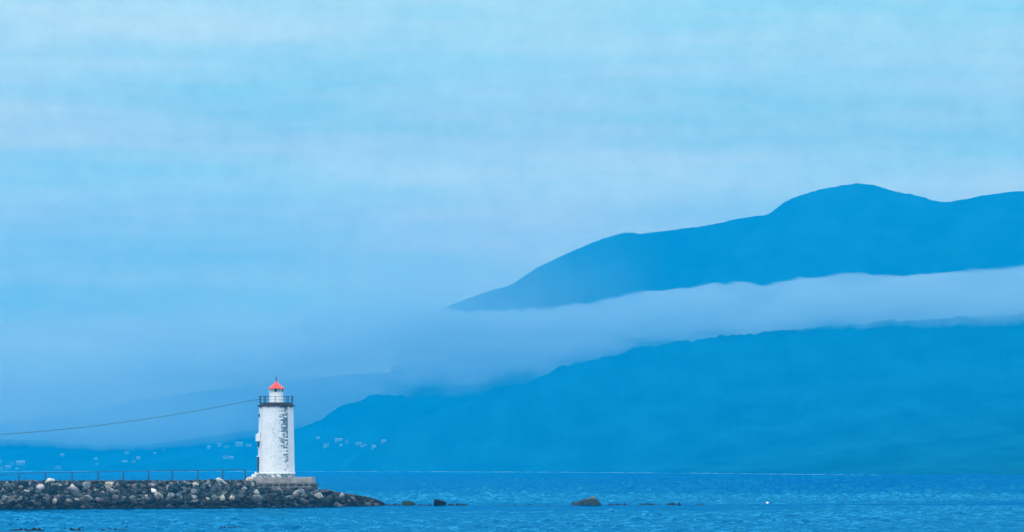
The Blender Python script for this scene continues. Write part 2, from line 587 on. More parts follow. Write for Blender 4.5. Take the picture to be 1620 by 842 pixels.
PA = [(-500, 760), (400, 760), (520, 735), (590, 640), (640, 545), (690, 491), (715, 482), (770, 462), (808, 451), (845, 427), (885, 406),
      (920, 392), (935, 384), (965, 375), (985, 369), (1000, 367), (1012, 371), (1045, 366), (1090, 361), (1140, 353), (1165, 346),
      (1215, 341), (1228, 329), (1250, 315), (1290, 301), (1330, 293), (1358, 290), (1385, 293), (1410, 303), (1455, 310),
      (1480, 318), (1500, 320), (1540, 312), (1580, 306), (1620, 302), (1750, 290), (1900, 312), (2300, 350), (2700, 400), (3100, 440), (3600, 560), (4200, 748)]
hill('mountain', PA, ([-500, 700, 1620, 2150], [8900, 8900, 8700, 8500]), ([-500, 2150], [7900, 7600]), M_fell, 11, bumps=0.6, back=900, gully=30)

PB = [(-500, 748), (540, 746), (575, 712), (618, 683), (665, 662), (707, 646), (744, 632), (768, 619), (781, 615), (810, 610), (838, 606), (860, 593),
      (890, 581), (916, 573), (954, 568), (987, 559), (996, 551), (1040, 546), (1080, 540), (1140, 533), (1250, 522), (1400, 508),
      (1620, 498), (1900, 480), (2400, 500), (2900, 540), (3500, 640), (4100, 748)]
hill('forest_ridge', PB, ([-500, 618, 1000, 1620, 2150], [7100, 7000, 7300, 7200, 7000]),
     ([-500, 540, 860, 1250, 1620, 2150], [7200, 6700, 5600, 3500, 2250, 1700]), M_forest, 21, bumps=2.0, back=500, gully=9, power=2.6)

PC = [(-500, 748), (380, 746), (420, 708), (466, 680), (504, 664), (546, 640), (566, 638), (581, 627), (598, 624), (633, 624), (652, 628), (682, 628),
      (720, 627), (756, 624), (800, 625), (900, 640), (1100, 700), (1300, 746), (2150, 748)]
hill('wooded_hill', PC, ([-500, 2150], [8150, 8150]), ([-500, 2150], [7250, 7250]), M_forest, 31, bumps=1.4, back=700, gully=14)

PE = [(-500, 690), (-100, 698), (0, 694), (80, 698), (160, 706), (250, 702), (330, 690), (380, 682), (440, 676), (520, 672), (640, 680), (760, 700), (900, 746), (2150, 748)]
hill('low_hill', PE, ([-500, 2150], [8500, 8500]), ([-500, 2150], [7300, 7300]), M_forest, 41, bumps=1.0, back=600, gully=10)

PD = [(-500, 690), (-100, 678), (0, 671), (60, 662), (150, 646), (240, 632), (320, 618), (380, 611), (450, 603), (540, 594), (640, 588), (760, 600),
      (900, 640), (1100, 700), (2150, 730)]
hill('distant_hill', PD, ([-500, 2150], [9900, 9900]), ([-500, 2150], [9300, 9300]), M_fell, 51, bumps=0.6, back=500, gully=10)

# ------------------------------------------------------------------ fog bank on the mountain side
def fog(name, top, bot, d0, half, seed, p0, p1, prof_pts, label, lt=90.0, rt=90.0, material=None):
    pxs = np.arange(p0, p1 + 1, 6.0)
    n = len(pxs)
    rr = np.random.default_rng(seed)
    def wig(s, a):
        x_ = rr.normal(0, 1, n + 4 * s)
        k_ = np.hanning(2 * s + 3); k_ /= np.sqrt((k_ ** 2).sum())
        return np.convolve(x_, k_, 'same')[2 * s:2 * s + n] * a
    T = interp(pxs, [p[0] for p in top], [p[1] for p in top]) - 4 + wig(1, 0.9) + wig(3, 1.3) + wig(10, 1.8)
    B = interp(pxs, [p[0] for p in bot], [p[1] for p in bot]) + wig(1, 1.5) + wig(3, 2.5) + wig(12, 3.5)
    D = interp(pxs, *d0); Wd = interp(pxs, *half)
    endf = np.clip(np.minimum((pxs - p0) / lt, (p1 - pxs) / rt), 0, 1) ** 1.4
    ts = np.concatenate([[0], np.linspace(0.02, 0.98, 46), [1]])
    front, bk = [], []
    for t in ts:
        wv = np.interp(t, [p[0] for p in prof_pts], [p[1] for p in prof_pts])
        nz = 1 + 0.18 * fbm(pxs / 90.0, np.full(n, t * 1.3), seed + 9, 5)
        h = Wd * wv * np.clip(nz, 0.3, 2) * endf + 0.5
        z = HC - ((B + (T - B) * t) - HY) / F * D
        x = (pxs - 810) / F * D
        front.append(np.stack([x, D - h, z], -1))
        bk.append(np.stack([x, D + h, z], -1))
    Vf = np.array(front); Vb = np.array(bk)
    m_ = len(ts)
    V = np.concatenate([Vf.reshape(-1, 3), Vb.reshape(-1, 3)])
    o2 = m_ * n
    q = [grid_quads(m_, n), grid_quads(m_, n, o2)[:, ::-1]]
    def strip(ia, ib, flip):
        a = np.stack([ia[:-1], ib[:-1], ib[1:], ia[1:]], -1)
        return a[:, ::-1] if flip else a
    idx = np.arange(m_ * n).reshape(m_, n)
    q += [strip(idx[0], idx[0] + o2, False), strip(idx[-1], idx[-1] + o2, True),
          strip(idx[:, 0], idx[:, 0] + o2, True), strip(idx[:, -1], idx[:, -1] + o2, False)]
    o = mesh_np(name, V, np.concatenate(q), material or M_fog)
    tag(o, label, 'fog', kind='stuff')
    return o

FT = [(-300, 440), (200, 460), (500, 486), (640, 489), (700, 491), (815, 487), (900, 485), (950, 478), (1000, 468), (1060, 463), (1120, 455), (1180, 452),
      (1240, 447), (1300, 440), (1340, 437), (1400, 439), (1480, 437), (1540, 431), (1620, 422), (1750, 408), (2000, 400)]
FB = [(-300, 715), (0, 712), (200, 715), (330, 712), (450, 700), (560, 655), (700, 628), (850, 608), (990, 568), (1100, 556), (1200, 549), (1300, 543),
      (1400, 534), (1620, 532), (2000, 520)]
fog('fog_bank', FT, FB, ([-300, 600, 990, 1150, 1620, 2000], [8200, 8200, 8100, 7400, 7050, 6900]),
    ([-300, 300, 500, 640, 800, 1000, 1620, 2000], [150, 220, 420, 640, 640, 520, 520, 520]), 5, -330, 3300,
    [(0, 0), (0.12, 0.07), (0.3, 0.4), (0.5, 0.9), (0.7, 1.0), (0.84, 0.75), (0.92, 0.3), (0.97, 0.08), (1, 0)],
    'long pale bank of low cloud rising along the mountain side', lt=1000.0, rt=1200.0)
fog('low_mist', [(-330, 560), (760, 540)], [(-330, 738), (330, 734), (560, 700), (800, 650)], ([-330, 760], [8450, 8450]), ([-330, 760], [520, 520]), 8, -330, 780,
    [(0, 0), (0.1, 0.35), (0.25, 0.9), (0.4, 1.0), (0.6, 0.7), (0.8, 0.3), (1, 0)],
    'faint low mist over the distant hills at the left behind the houses', rt=420.0, material=M_mist)
fog('thin_mist', [(480, 400), (1100, 350)], [(480, 560), (1100, 520)], ([480, 1100], [7650, 7650]), ([480, 1100], [230, 170]), 13, 500, 1060,
    [(0, 0), (0.1, 0.5), (0.3, 1.0), (0.5, 0.75), (0.7, 0.35), (0.85, 0.12), (1, 0)],
    'thin veil of mist fading out the left end of the upper mountain', lt=120.0, rt=380.0, material=M_mist)

# ------------------------------------------------------------------ haze
bm = bmesh.new()
box(bm, -6100, 6100, -600, 10650, -8, 740)
hz = obj('haze', bm, M_haze)
tag(hz, kind='stuff')

# ------------------------------------------------------------------ breakwater
TX = [-140, -68, -35.6, -17.9, -16]
TY = [458, 485, 501, 522, 524]
def crest(X):
    # along the crest: level walkway, then falling towards the tip
    return float(np.interp(X, [-140, -68, -36.4, -35.0, -30, -28.3, -26.2, -22.8, -20.2, -18.6, -17.4], [3.40, 3.45, 3.50, 2.5, 2.4, 2.2, 1.95, 1.35, 0.85, 0.15, -0.9]))
def ground(X, Y):
    yt = float(np.interp(X, TX, TY)); yb = yt + 19.0 - max(0.0, (X + 30)) * 0.7
    return min(crest(X), (Y - yt) / 1.45 - 0.15, (yb - Y) / 1.45)

xs = np.concatenate([np.arange(-140, -70, 2.0), np.arange(-70, -14, 0.7)])
vv = np.linspace(-1.5, 22, 48)
V = np.zeros((len(vv), len(xs), 3))
for i, v in enumerate(vv):
    for j, X in enumerate(xs):
        Y = float(np.interp(X, TX, TY)) + v
        V[i, j] = (X, Y, max(-1.2, ground(X, Y) + 0.12 * mn.noise(Vector((X * 1.1, Y * 1.1, 0)))))
M_fill = mat('quarry_rubble', (0.012, 0.016, 0.018), 0.95, var=0.6, vscale=1.2, bump=1.0, bscale=3)
tag(mesh_np('breakwater_ground', V.reshape(-1, 3), grid_quads(len(vv), len(xs)), M_fill, smooth=False), kind='structure')

def tone():
    u = random.random()
    if u < 0.42: c = (0.018, 0.036, 0.044)       # dark blue green
    elif u < 0.64: c = (0.055, 0.075, 0.085)      # slate
    elif u < 0.80: c = (0.13, 0.145, 0.15)      # grey gneiss
    elif u < 0.93: c = (0.20, 0.195, 0.215)      # pinkish
    else: c = (0.34, 0.325, 0.29)               # cream
    k = random.uniform(0.7, 1.3)
    return tuple(min(0.7, x * k) for x in c)

def rock_shape(size, flat=0.7, seed=0, cuts=14, sub=2):
    """an angular boulder: an icosphere shaved by random planes"""
    rr = random.Random(seed)
    bm = bmesh.new()
    bmesh.ops.create_icosphere(bm, subdivisions=sub, radius=1.0)
    planes = []
    for _ in range(cuts):
        d = Vector((rr.gauss(0, 1), rr.gauss(0, 1), rr.gauss(0, 0.8))).normalized()
        planes.append((d, rr.uniform(0.46, 0.82)))
    off = rr.uniform(0, 100)
    for v in bm.verts:
        co = v.co.copy()
        for d, h in planes:
            q = co.dot(d) - h
            if q > 0: co -= d * q * 0.94
        co *= 1 + 0.07 * mn.noise(co * 2.3 + Vector((off, 0, 0)))
        v.co = co
    sx, sy, sz = size * rr.uniform(0.85, 1.25), size * rr.uniform(0.75, 1.05), size * flat * rr.uniform(0.75, 1.15)
    R = Matrix.Rotation(rr.uniform(0, 6.28), 3, 'Z') @ Matrix.Rotation(rr.gauss(0, 0.35), 3, 'X') @ Matrix.Rotation(rr.gauss(0, 0.35), 3, 'Y')
    for v in bm.verts:
        v.co = R @ Vector((v.co.x * sx, v.co.y * sy, v.co.z * sz))
    return bm

def paint(me, col, start=0, cols=None):
    a = me.color_attributes.get('tone') or me.color_attributes.new('tone', 'FLOAT_COLOR', 'POINT')
    if cols is None:
        cols = np.tile(np.array([*col, 1.0], dtype=np.float32), (len(me.vertices), 1))
    a.data.foreach_set('color', np.asarray(cols, dtype=np.float32).ravel())

spots = []
LY0 = 520.0
# rows follow the slope; measured along the slope face from the toe upward
for X in np.arange(-140, -16.5, 0.9):
    yt = float(np.interp(X, TX, TY)); cz = crest(X)
    L_ = (max(cz, 0.1) + 0.5) * 1.76
    nrow = max(1, int(round(L_ / 0.68)))
    for k in range(nrow + 1):
        s = -0.2 + L_ * k / nrow + random.uniform(-0.25, 0.25)
        x_ = X + random.uniform(-0.42, 0.42) + (0.5 if k % 2 else 0)
        y_ = yt - 0.1 + s * 0.823
        z_ = ground(x_, y_)
        big = random.random()
        size = random.uniform(0.42, 0.58) if big < 0.55 else (random.uniform(0.58, 0.82) if big < 0.93 else random.uniform(0.8, 1.1))
        if X > -20: size *= 0.8
        if z_ > crest(x_) - 0.35: z_ -= size * 0.35     # the crest is fairly level
        if (-38.0 if y_ > LY0 - 5.0 else -35.6) < x_ < -27.8 and y_ > LY0 - 6.0: continue      # the platform stands here
        spots.append([x_, y_, z_ + size * 0.12, size])
    # crest, seen edge on
    for v in np.arange(6.0, 13.5, 1.5):
        x_ = X + random.uniform(-0.5, 0.5); y_ = yt + v + random.uniform(-0.4, 0.4)
        if v > 7.2 and x_ < -39 and v < 11.0: continue     # walkway
        if -38.0 < x_ < -27.8 and y_ > LY0 - 5.2: continue
        z_ = ground(x_, y_)
        if z_ < -0.4: continue
        size = random.uniform(0.26, 0.42)
        spots.append([x_, y_, z_ + size * 0.05, size])
inview = [s for s in spots if s[0] > -0.1409 * s[1] - 0.3 and s[1] < float(np.interp(s[0], TX, TY)) + 7.5]
inview.sort(key=lambda s: -s[3])
solo = inview[:278]
ids = set(id(s) for s in solo)
rest = [s for s in spots if id(s) not in ids]

LABEL = {'dark': 'dark green-black angular boulder in the slope of the breakwater',
         'slate': 'slate grey angular boulder in the slope of the breakwater',
         'grey': 'mid grey angular boulder in the slope of the breakwater',
         'pink': 'pale lilac-grey boulder in the slope of the breakwater',
         'cream': 'cream white boulder in the slope of the breakwater'}
def kind_of(c):
    if c[0] < 0.03: return 'dark'
    if c[0] < 0.10: return 'slate'
    if c[0] < 0.172: return 'grey'
    if c[2] > c[0] * 1.0: return 'pink'
    return 'cream'
for i, (x_, y_, z_, size) in enumerate(solo):
    c = tone()
    bm = rock_shape(size, seed=100 + i, sub=3 if size > 0.6 else 2)
    o = obj('boulder', bm, M_rock)
    o.location = (x_, y_, z_)
    paint(o.data, c)
    k = kind_of(c)
    wet = z_ < 0.45
    lab = LABEL[k]
    grp = {'dark': 'dark boulders of the breakwater', 'slate': 'slate grey boulders of the breakwater', 'grey': 'mid grey boulders of the breakwater',
           'pink': 'pale lilac-grey boulders of the breakwater', 'cream': 'cream boulders of the breakwater'}[k]
    if wet:
        lab = 'wet black weed-covered boulder at the waterline of the breakwater'
        grp = 'wet boulders at the foot of the breakwater'
    tag(o, lab, 'boulder', grp)

def merged_rocks(items, name, label, cat, seed0, sub=1):
    big = bmesh.new(); cols = []
    protos = []
    for i in range(24):
        b_ = rock_shape(1.0, seed=seed0 + i, sub=sub)
        protos.append(([v.co.copy() for v in b_.verts], [[v.index for v in f.verts] for f in b_.faces]))
        b_.free()
    vl, fl = [], []
    for (x_, y_, z_, s) in items:
        pv, pf = random.choice(protos)
        a = random.uniform(0, 6.28); ca, sa = math.cos(a), math.sin(a)
        c = tone(); base = len(vl)
        if s < 0.36: c = tuple(q * (0.35 if c[0] > 0.1 else 0.9) for q in c)
        for co in pv:
            vl.append((x_ + s * (co.x * ca - co.y * sa), y_ + s * (co.x * sa + co.y * ca), z_ + s * co.z))
            cols.append((*c, 1))
        for f in pf: fl.append([base + q for q in f])
    me = bpy.data.meshes.new(name)
    me.from_pydata(vl, [], fl)
    big.free()
    o = link(name, me, M_rock)
    paint(me, None, cols=cols)
    tag(o, label, cat, kind='stuff')
small = []
for X in np.arange(-72, -17, 0.42):
    yt = float(np.interp(X, TX, TY))
    for s in np.arange(0, 6.2, 0.5):
        x_ = X + random.uniform(-0.2, 0.2); y_ = yt + s + random.uniform(-0.2, 0.2)
        z_ = ground(x_, y_)
        if z_ < -0.4: continue
        if -38.6 < x_ < -27.8 and y_ > LY0 - 5.7: continue
        small.append([x_, y_, z_ + 0.15, random.uniform(0.18, 0.34)])
merged_rocks(rest + small, 'rubble_stone', 'smaller grey rubble stones filling the gaps between the breakwater boulders', 'rubble', 900, sub=2)

def named_rock(px, py, d, wpx, hpx, col, label, seed, flat=0.8, depth=1.0, cat='rock', group=None, name='boulder', skew=0.0):
    """one stone: px,py = the middle of its base in the photo, wpx,hpx its size there"""
    p = at(px, py, d); s = d / F
    bm = rock_shape(1.0, flat=1.0, seed=seed, sub=3, cuts=9)
    xs_ = [v.co.x for v in bm.verts]; zs_ = [v.co.z for v in bm.verts]; yy = [v.co.y for v in bm.verts]
    wx = max(xs_) - min(xs_); hz_ = max(zs_); wy = max(yy) - min(yy)
    for v in bm.verts:
        t = max(0, v.co.z / hz_)
        v.co = Vector(((v.co.x / wx * wpx + skew * wpx * t) * s, v.co.y / wy * wpx * 0.75 * depth * s, v.co.z / hz_ * hpx * s))
    o = obj(name, bm, M_rock)
    o.location = p
    paint(o.data, col)
    tag(o, label, cat, group)
    return o

# stones that stand out in the photo
named_rock(78, 760.5, 491, 15, 4, (0.52, 0.51, 0.42), 'large cream boulder on the crest behind the second fence post from the left', 5001, cat='boulder')
named_rock(330, 776, 502, 11, 6, (0.8, 0.72, 0.66), 'bright white-pink stone halfway up the slope left of the lighthouse', 5002, cat='boulder').location = (-0.0001, 0, 0)
bpy.data.objects.remove(bpy.data.objects[[o.name for o in C.objects if o.name.startswith('boulder')][-1]])

def slope_point(px, py):
    """first hit of the photo ray with the breakwater slope"""
    for d in np.arange(470, 545, 0.25):
        p = at(px, py, d)
        if ground(p.x, p.y) + 0.75 > p.z: return p, d
    return at(px, py, 500), 500
for k, (px, py, wp, hp, col, lab) in enumerate([
        (243, 775, 11, 6, (0.66, 0.62, 0.62), 'bright pinkish white stone halfway down the slope below the fence'),
        (351, 786, 9, 8, (0.52, 0.51, 0.40), 'round yellowish stone low on the slope, left one of a close pair'),
        (367, 787, 9, 7, (0.55, 0.44, 0.33), 'round orange-tan stone low on the slope, right one of a close pair'),
        (173, 765, 14, 7, (0.40, 0.35, 0.28), 'long tan boulder near the crest below the fourth fence post'),
        (132, 766, 18, 10, (0.17, 0.19, 0.2), 'large rounded grey boulder near the crest below the third fence post'),
        (64, 770, 14, 10, (0.42, 0.38, 0.40), 'large pale lilac boulder near the crest at the left edge of the breakwater'),
        (87, 792, 8, 7, (0.62, 0.56, 0.44), 'single cream stone among dark wet boulders near the waterline'),
        (536, 798, 17, 9, (0.55, 0.52, 0.50), 'pale angular boulder at the waterline below the tip of the breakwater'),
        (583, 797, 11, 6, (0.50, 0.48, 0.46), 'pale grey boulder at the waterline near the far tip of the breakwater'),
        (513, 796, 30, 20, (0.028, 0.06, 0.062), 'very large dark rounded boulder beside the waterline right of the lighthouse'),
        (514, 777, 28, 7, (0.045, 0.055, 0.06), 'broad dark flat-topped boulder on the crest right of the stone platform'),
        (347, 758, 12, 6, (0.5, 0.5, 0.46), 'pale boulder on the crest below the ninth fence post'),
        (396, 757, 12, 6, (0.6, 0.48, 0.38), 'pale tan boulder at the left foot of the concrete platform'),
        (405, 787, 20, 9, (0.16, 0.18, 0.19), 'wide grey boulder on the slope below the lighthouse')]):
    p, d = slope_point(px, py)
    named_rock(px, py + hp * 0.3, d, wp, hp * 0.75, col, lab, 6000 + k, cat='boulder')
# white painted stones at the foot of the tower
for k, (px, py, wp, hp, lab) in enumerate([(401, 752, 8, 5, 'white painted stone at the left foot of the lighthouse, lower of two'),
                                           (405, 748, 5, 4, 'small white painted stone against the left corner of the lighthouse')]):
    named_rock(px, 755, 518 + k, wp, (755 - py) + 2, (0.75, 0.75, 0.74), lab, 6100 + k, cat='stone', name='stone')

# ------------------------------------------------------------------ skerries
dk = (0.008, 0.018, 0.026)
named_rock(646, 799.5, 526, 22, 7, (0.10, 0.16, 0.08), 'low rock with a green mossy top, just off the tip of the breakwater', 7001, name='skerry', skew=-0.1)
named_rock(695, 799.5, 528, 22, 10, dk, 'black domed rock alone in the water right of the mossy rock', 7003, name='skerry', skew=-0.08)

def wedge_rock():
    # the large stone, high at its right end
    d = 531.0; s = d / F
    prof = [(902, 800), (906, 797), (915, 794), (925, 790.5), (934, 787.5), (939, 786), (943, 787.5), (947, 793), (952, 799.5)]
    bm = bmesh.new(); rows = []
    for v in np.linspace(-1, 1, 11):
        row = []
        for (px, py) in prof:
            h = (800.5 - py) * (1 - abs(v) ** 2.2) * 1.0
            x_ = (px - 927) * (1 - 0.25 * v * v)
            nz = mn.noise(Vector((px * 0.12, v * 2.5, 3)))
            row.append(bm.verts.new((x_ * s, v * 1.5 + nz * 0.12, (h + nz * 1.6 * (1 - abs(v))) * s)))
        rows.append(row)
    for a, b_ in zip(rows[:-1], rows[1:]):
        for i in range(len(prof) - 1):
            bm.faces.new((a[i], a[i + 1], b_[i + 1], b_[i]))
    rim = [r_[0] for r_ in rows]
    ring = rows[0] + [r_[-1] for r_ in rows[1:]] + rows[-1][-2::-1] + [r_[0] for r_ in rows[-2:0:-1]]
    low = [bm.verts.new(v.co + Vector((0, 0, -0.5 - v.co.z))) for v in ring]
    for i in range(len(ring)):
        j = (i + 1) % len(ring)
        bm.faces.new((ring[j], ring[i], low[i], low[j]))
    bmesh.ops.recalc_face_normals(bm, faces=bm.faces)
    bmesh.ops.subdivide_edges(bm, edges=bm.edges[:], cuts=1, use_grid_fill=True)
    o = obj('skerry', bm, M_rock)
    p = at(927, 801, d); o.location = (p.x, p.y, 0)
    paint(o.data, (0.09, 0.17, 0.18))
    tag(o, 'large grey wedge-shaped rock, highest at its right end, alone in open water', 'rock')
wedge_rock()

def reef(name, x0, x1, py, d, hpx, seed, label, depth=2.5, group=None):
    """a low ledge just breaking the surface, with an uneven top"""
    s = d / F; n = max(4, int((x1 - x0) / 1.5)); rr = random.Random(seed)
    bm = bmesh.new(); rows = []
    c = (x0 + x1) / 2
    for v in np.linspace(-1, 1, 7):
        row = []
        for i in range(n + 1):
            u = i / n
            env = min(1, 5 * min(u, 1 - u)) * (1 - v * v)
            h = hpx * 1.7 * env * (0.55 + 0.9 * mn.noise(Vector((seed * 7.3 + u * (x1 - x0) * 0.22, v * 1.5, seed)))) - 0.6
            row.append(bm.verts.new(((x0 + (x1 - x0) * u - c) * s, v * depth / 2, h * s)))
        rows.append(row)
    for a, b_ in zip(rows[:-1], rows[1:]):
        for i in range(n): bm.faces.new((a[i], a[i + 1], b_[i + 1], b_[i]))
    ring = rows[0] + [r_[-1] for r_ in rows[1:]] + rows[-1][-2::-1] + [r_[0] for r_ in rows[-2:0:-1]]
    low = [bm.verts.new(v.co + Vector((0, 0, -0.4 - v.co.z))) for v in ring]
    for i in range(len(ring)):
        j = (i + 1) % len(ring)
        bm.faces.new((ring[j], ring[i], low[i], low[j]))
    bmesh.ops.recalc_face_normals(bm, faces=bm.faces)
    o = obj(name, bm, M_rock)
    p = at(c, py, d); o.location = (p.x, p.y, 0.0)
    paint(o.data, dk)
    tag(o, label, 'reef', group)
reef('reef', 606, 641, 799.5, 525, 2.6, 1, 'thin black ledge of rock joining the breakwater tip to the mossy rock')
reef('reef', 655, 688, 799.5, 527, 2.0, 2, 'thin black ledge awash between the mossy rock and the black domed rock')
reef('reef', 703, 742, 799.5, 528, 3.0, 3, 'broken black ledge awash right of the black domed rock')
reef('reef', 760, 900, 799.2, 530, 1.3, 4, 'faint line of barely covered stones left of the wedge-shaped rock')
reef('reef', 952, 1006, 800.2, 533, 1.9, 5, 'scattered low black stones just right of the wedge-shaped rock')
reef('reef', 1006, 1048, 800.4, 533, 2.6, 6, 'long low black rock awash, the longest right of the wedge-shaped rock')
reef('reef', 1050, 1082, 800.2, 533, 2.8, 7, 'short knobbly black rock at the right end of the line of low rocks')
reef('reef', 1098, 1122, 800.2, 534, 1.8, 8, 'faint dark stone awash, last in the line towards the white buoy')
reef('reef', 5, 78, 842.5, 306, 4.6, 9, 'black rocks just breaking the water in the bottom left corner', 2.0)
reef('reef', 82, 140, 841.5, 308, 4.2, 10, 'narrow black rocks in the near water, second patch from the bottom left corner', 2.0)
reef('reef', 152, 212, 841.3, 309, 3.4, 11, 'thin broken black rocks in the near water, third patch from the left corner', 2.0)
reef('reef', 340, 388, 837.6, 318, 3.6, 12, 'small black rocks in the near water below the lighthouse', 1.6)

# ------------------------------------------------------------------ lighthouse
LD = 520.0
LS = LD / F
lc = at(437, 755, LD)
LX, LY, LZ = lc.x, lc.y, lc.z
def zz(py): return -(py - 755) * LS       # height above the platform of a photo row
lh = empty('lighthouse', (LX, LY, LZ))
tag(lh, 'white octagonal stone lighthouse with red cone roof and dark gallery on the breakwater', 'lighthouse')

def tower_body():
    Rb, Rt = 29.3 * LS * 1.0, 27.0 * LS
    z0, z1 = zz(748.5), zz(643.5)
    nz, nf = 60, 12
    verts, quads, uvs, peel = [], [], [], []
    for f in range(8):
        a0, a1 = math.pi / 4 * f, math.pi / 4 * (f + 1)
        base = len(verts)
        for i in range(nz + 1):
            t = i / nz; R = Rb + (Rt - Rb) * t; z = z0 + (z1 - z0) * t
            A = Vector((R * math.sin(a0), -R * math.cos(a0), z)); B = Vector((R * math.sin(a1), -R * math.cos(a1), z))
            for j in range(nf + 1):
                u = j / nf
                p = A.lerp(B, u)
                nrm = Vector((math.sin((a0 + a1) / 2), -math.cos((a0 + a1) / 2), 0))
                edge = min(u, 1 - u) * 4
                p += nrm * 0.02 * min(1, edge) * mn.noise(Vector((u * 6 + f * 9, z * 2.5, 0)))
                verts.append(p)
                uvs.append((f * 2.13 + u * 2.0, z))
                if f == 0:      # the weathered face, right of the front corner
                    w_ = 0.30 + 0.72 * max(0, (u - 0.02)) ** 0.8
                    w_ *= np.interp(t, [0, 0.1, 0.25, 0.5, 0.8, 1], [0.62, 0.72, 0.84, 1.0, 1.05, 0.95])
                elif f == 1:
                    w_ = 0.22
                elif f == 7:
                    w_ = 0.2 + 0.33 * u ** 2
                else:
                    w_ = 0.25
                if t < 0.03: w_ = max(w_, 0.4)
                peel.append(w_)
        for i in range(nz):
            for j in range(nf):
                a = base + i * (nf + 1) + j
                quads.append((a, a + 1, a + nf + 2, a + nf + 1))
    o = mesh_np('tower_wall', verts, quads, M_tower, lh, smooth=False)
    me = o.data
    uvl = me.uv_layers.new(name='wall')
    li = np.empty(len(me.loops), dtype=np.int32); me.loops.foreach_get('vertex_index', li)
    uvl.data.foreach_set('uv', np.array(uvs, dtype=np.float32)[li].ravel())
    at_ = me.attributes.new('peel', 'FLOAT', 'POINT')
    at_.data.foreach_set('value', np.array(peel, dtype=np.float32))
    return o
tower_body()

def wall_ring(name, rings, peelv, n=8):
    bm = bmesh.new()
    rows = ring_stack(bm, rings, n)
    o = obj(name, bm, M_tower, lh)
    me = o.data
    uvl = me.uv_layers.new(name='wall')
    for l_ in me.loops:
        v = me.vertices[l_.vertex_index].co
        uvl.data[l_.index].uv = (math.atan2(v.x, -v.y) * 2.6 + 20, v.z)
    at_ = me.attributes.new('peel', 'FLOAT', 'POINT')
    at_.data.foreach_set('value', np.full(len(me.vertices), peelv, dtype=np.float32))
    return o
wall_ring('plinth', [(29.6 * LS, 0), (29.9 * LS, zz(749.6))], 0.80)
wall_ring('plinth_ledge', [(30.6 * LS, zz(749.6)), (30.6 * LS, zz(748.2)), (29.4 * LS, zz(747.6))], 0.2)

# gallery
bm = bmesh.new(); ring_stack(bm, [(27.4 * LS, zz(643.6)), (30.3 * LS, zz(642.6)), (30.3 * LS, zz(641.2)), (26 * LS, zz(641.1))], 8)
g = obj('gallery_deck', bm, M_fascia, lh)
bm = bmesh.new(); ring_stack(bm, [(26.2 * LS, zz(641.1)), (26.2 * LS, zz(637.2)), (25.2 * LS, zz(637.2))], 8)
obj('gallery_kerb', bm, M_dark, lh)
for i in range(8):
    a = math.pi / 4 * i
    bm = bmesh.new()
    x_, y_ = 25.4 * LS * math.sin(a), -25.4 * LS * math.cos(a)
    rad = 0.10 if i in (2, 6) else (0.055 if i != 0 else 0.045)
    tube(bm, [(x_, y_, zz(637.2)), (x_, y_, zz(627.6))], rad, 8)
    bmesh.ops.create_icosphere(bm, subdivisions=1, radius=rad * 1.45, matrix=Matrix.Translation((x_, y_, zz(627.3))))
    obj('railing_post', bm, M_dark, lh)
for py, rr_ in ((627.9, 0.026), (632.5, 0.015)):
    bm = bmesh.new()
    for i in range(8):
        a, b_ = math.pi / 4 * i, math.pi / 4 * (i + 1)
        tube(bm, [(25.4 * LS * math.sin(a), -25.4 * LS * math.cos(a), zz(py)), (25.4 * LS * math.sin(b_), -25.4 * LS * math.cos(b_), zz(py))], rr_, 6)
    obj('handrail' if py < 630 else 'mid_rail', bm, M_dark, lh)
for i in range(8):      # brackets under the deck
    a = math.pi / 4 * (i + 0.5)
    bm = bmesh.new()
    R0 = 25.2 * LS; R1 = 28.0 * LS
    Mx = Matrix.Rotation(a, 4, 'Z')
    box(bm, -0.05, 0.05, -R1, -R0 + 0.1, zz(645.0), zz(643.7), Mx)
    obj('bracket', bm, M_fascia, lh)

# lantern
lan = empty('lantern', (0, 0, 0)); lan.parent = lh
bm = bmesh.new()
ring_stack(bm, [(11.2 * LS, zz(637.2)), (11.2 * LS, zz(622.2)), (12.0 * LS, zz(621.6)), (12.0 * LS, zz(620.6)), (11.0 * LS, zz(620.4))], 12, math.pi / 12)
obj('lantern_drum', bm, M_white, lan)
bm = bmesh.new()
ring_stack(bm, [(11.3 * LS, zz(620.4)), (12.2 * LS, zz(615.4))], 12, math.pi / 12, cap=False)
obj('lantern_glass', bm, M_glass, lan)
bm = bmesh.new()
ring_stack(bm, [(3 * LS, zz(620.4)), (3.6 * LS, zz(618)), (3 * LS, zz(615.5))], 10)
obj('lamp_lens', bm, M_dark, lan)
bm = bmesh.new()      # the blind pane facing the camera and the one at the right edge
for a in (0.0, 1.25):
    Mx = Matrix.Rotation(a, 4, 'Z')
    vs_ = [bm.verts.new(Mx @ Vector((sx * 0.26, -(11.35 if z < zz(618) else 12.25) * LS, z))) for sx, z in ((-1, zz(620.2)), (1, zz(620.2)), (1, zz(615.6)), (-1, zz(615.6)))]
    bm.faces.new(vs_)
    r_ = bmesh.ops.extrude_face_region(bm, geom=bm.faces[-1:] if False else [bm.faces[:][-1]])
    for v in r_['geom']:
        if isinstance(v, bmesh.types.BMVert): v.co += Mx @ Vector((0, 0.06, 0))
obj('blind_panel', bm, M_dark, lan)
for i in range(12):
    a = 2 * math.pi * (i + 0.5) / 12
    bm = bmesh.new()
    tube(bm, [(11.35 * LS * math.sin(a), -11.35 * LS * math.cos(a), zz(620.4)), (12.25 * LS * math.sin(a), -12.25 * LS * math.cos(a), zz(615.4))], 0.045, 6)
    obj('mullion', bm, M_white, lan)
bm = bmesh.new()
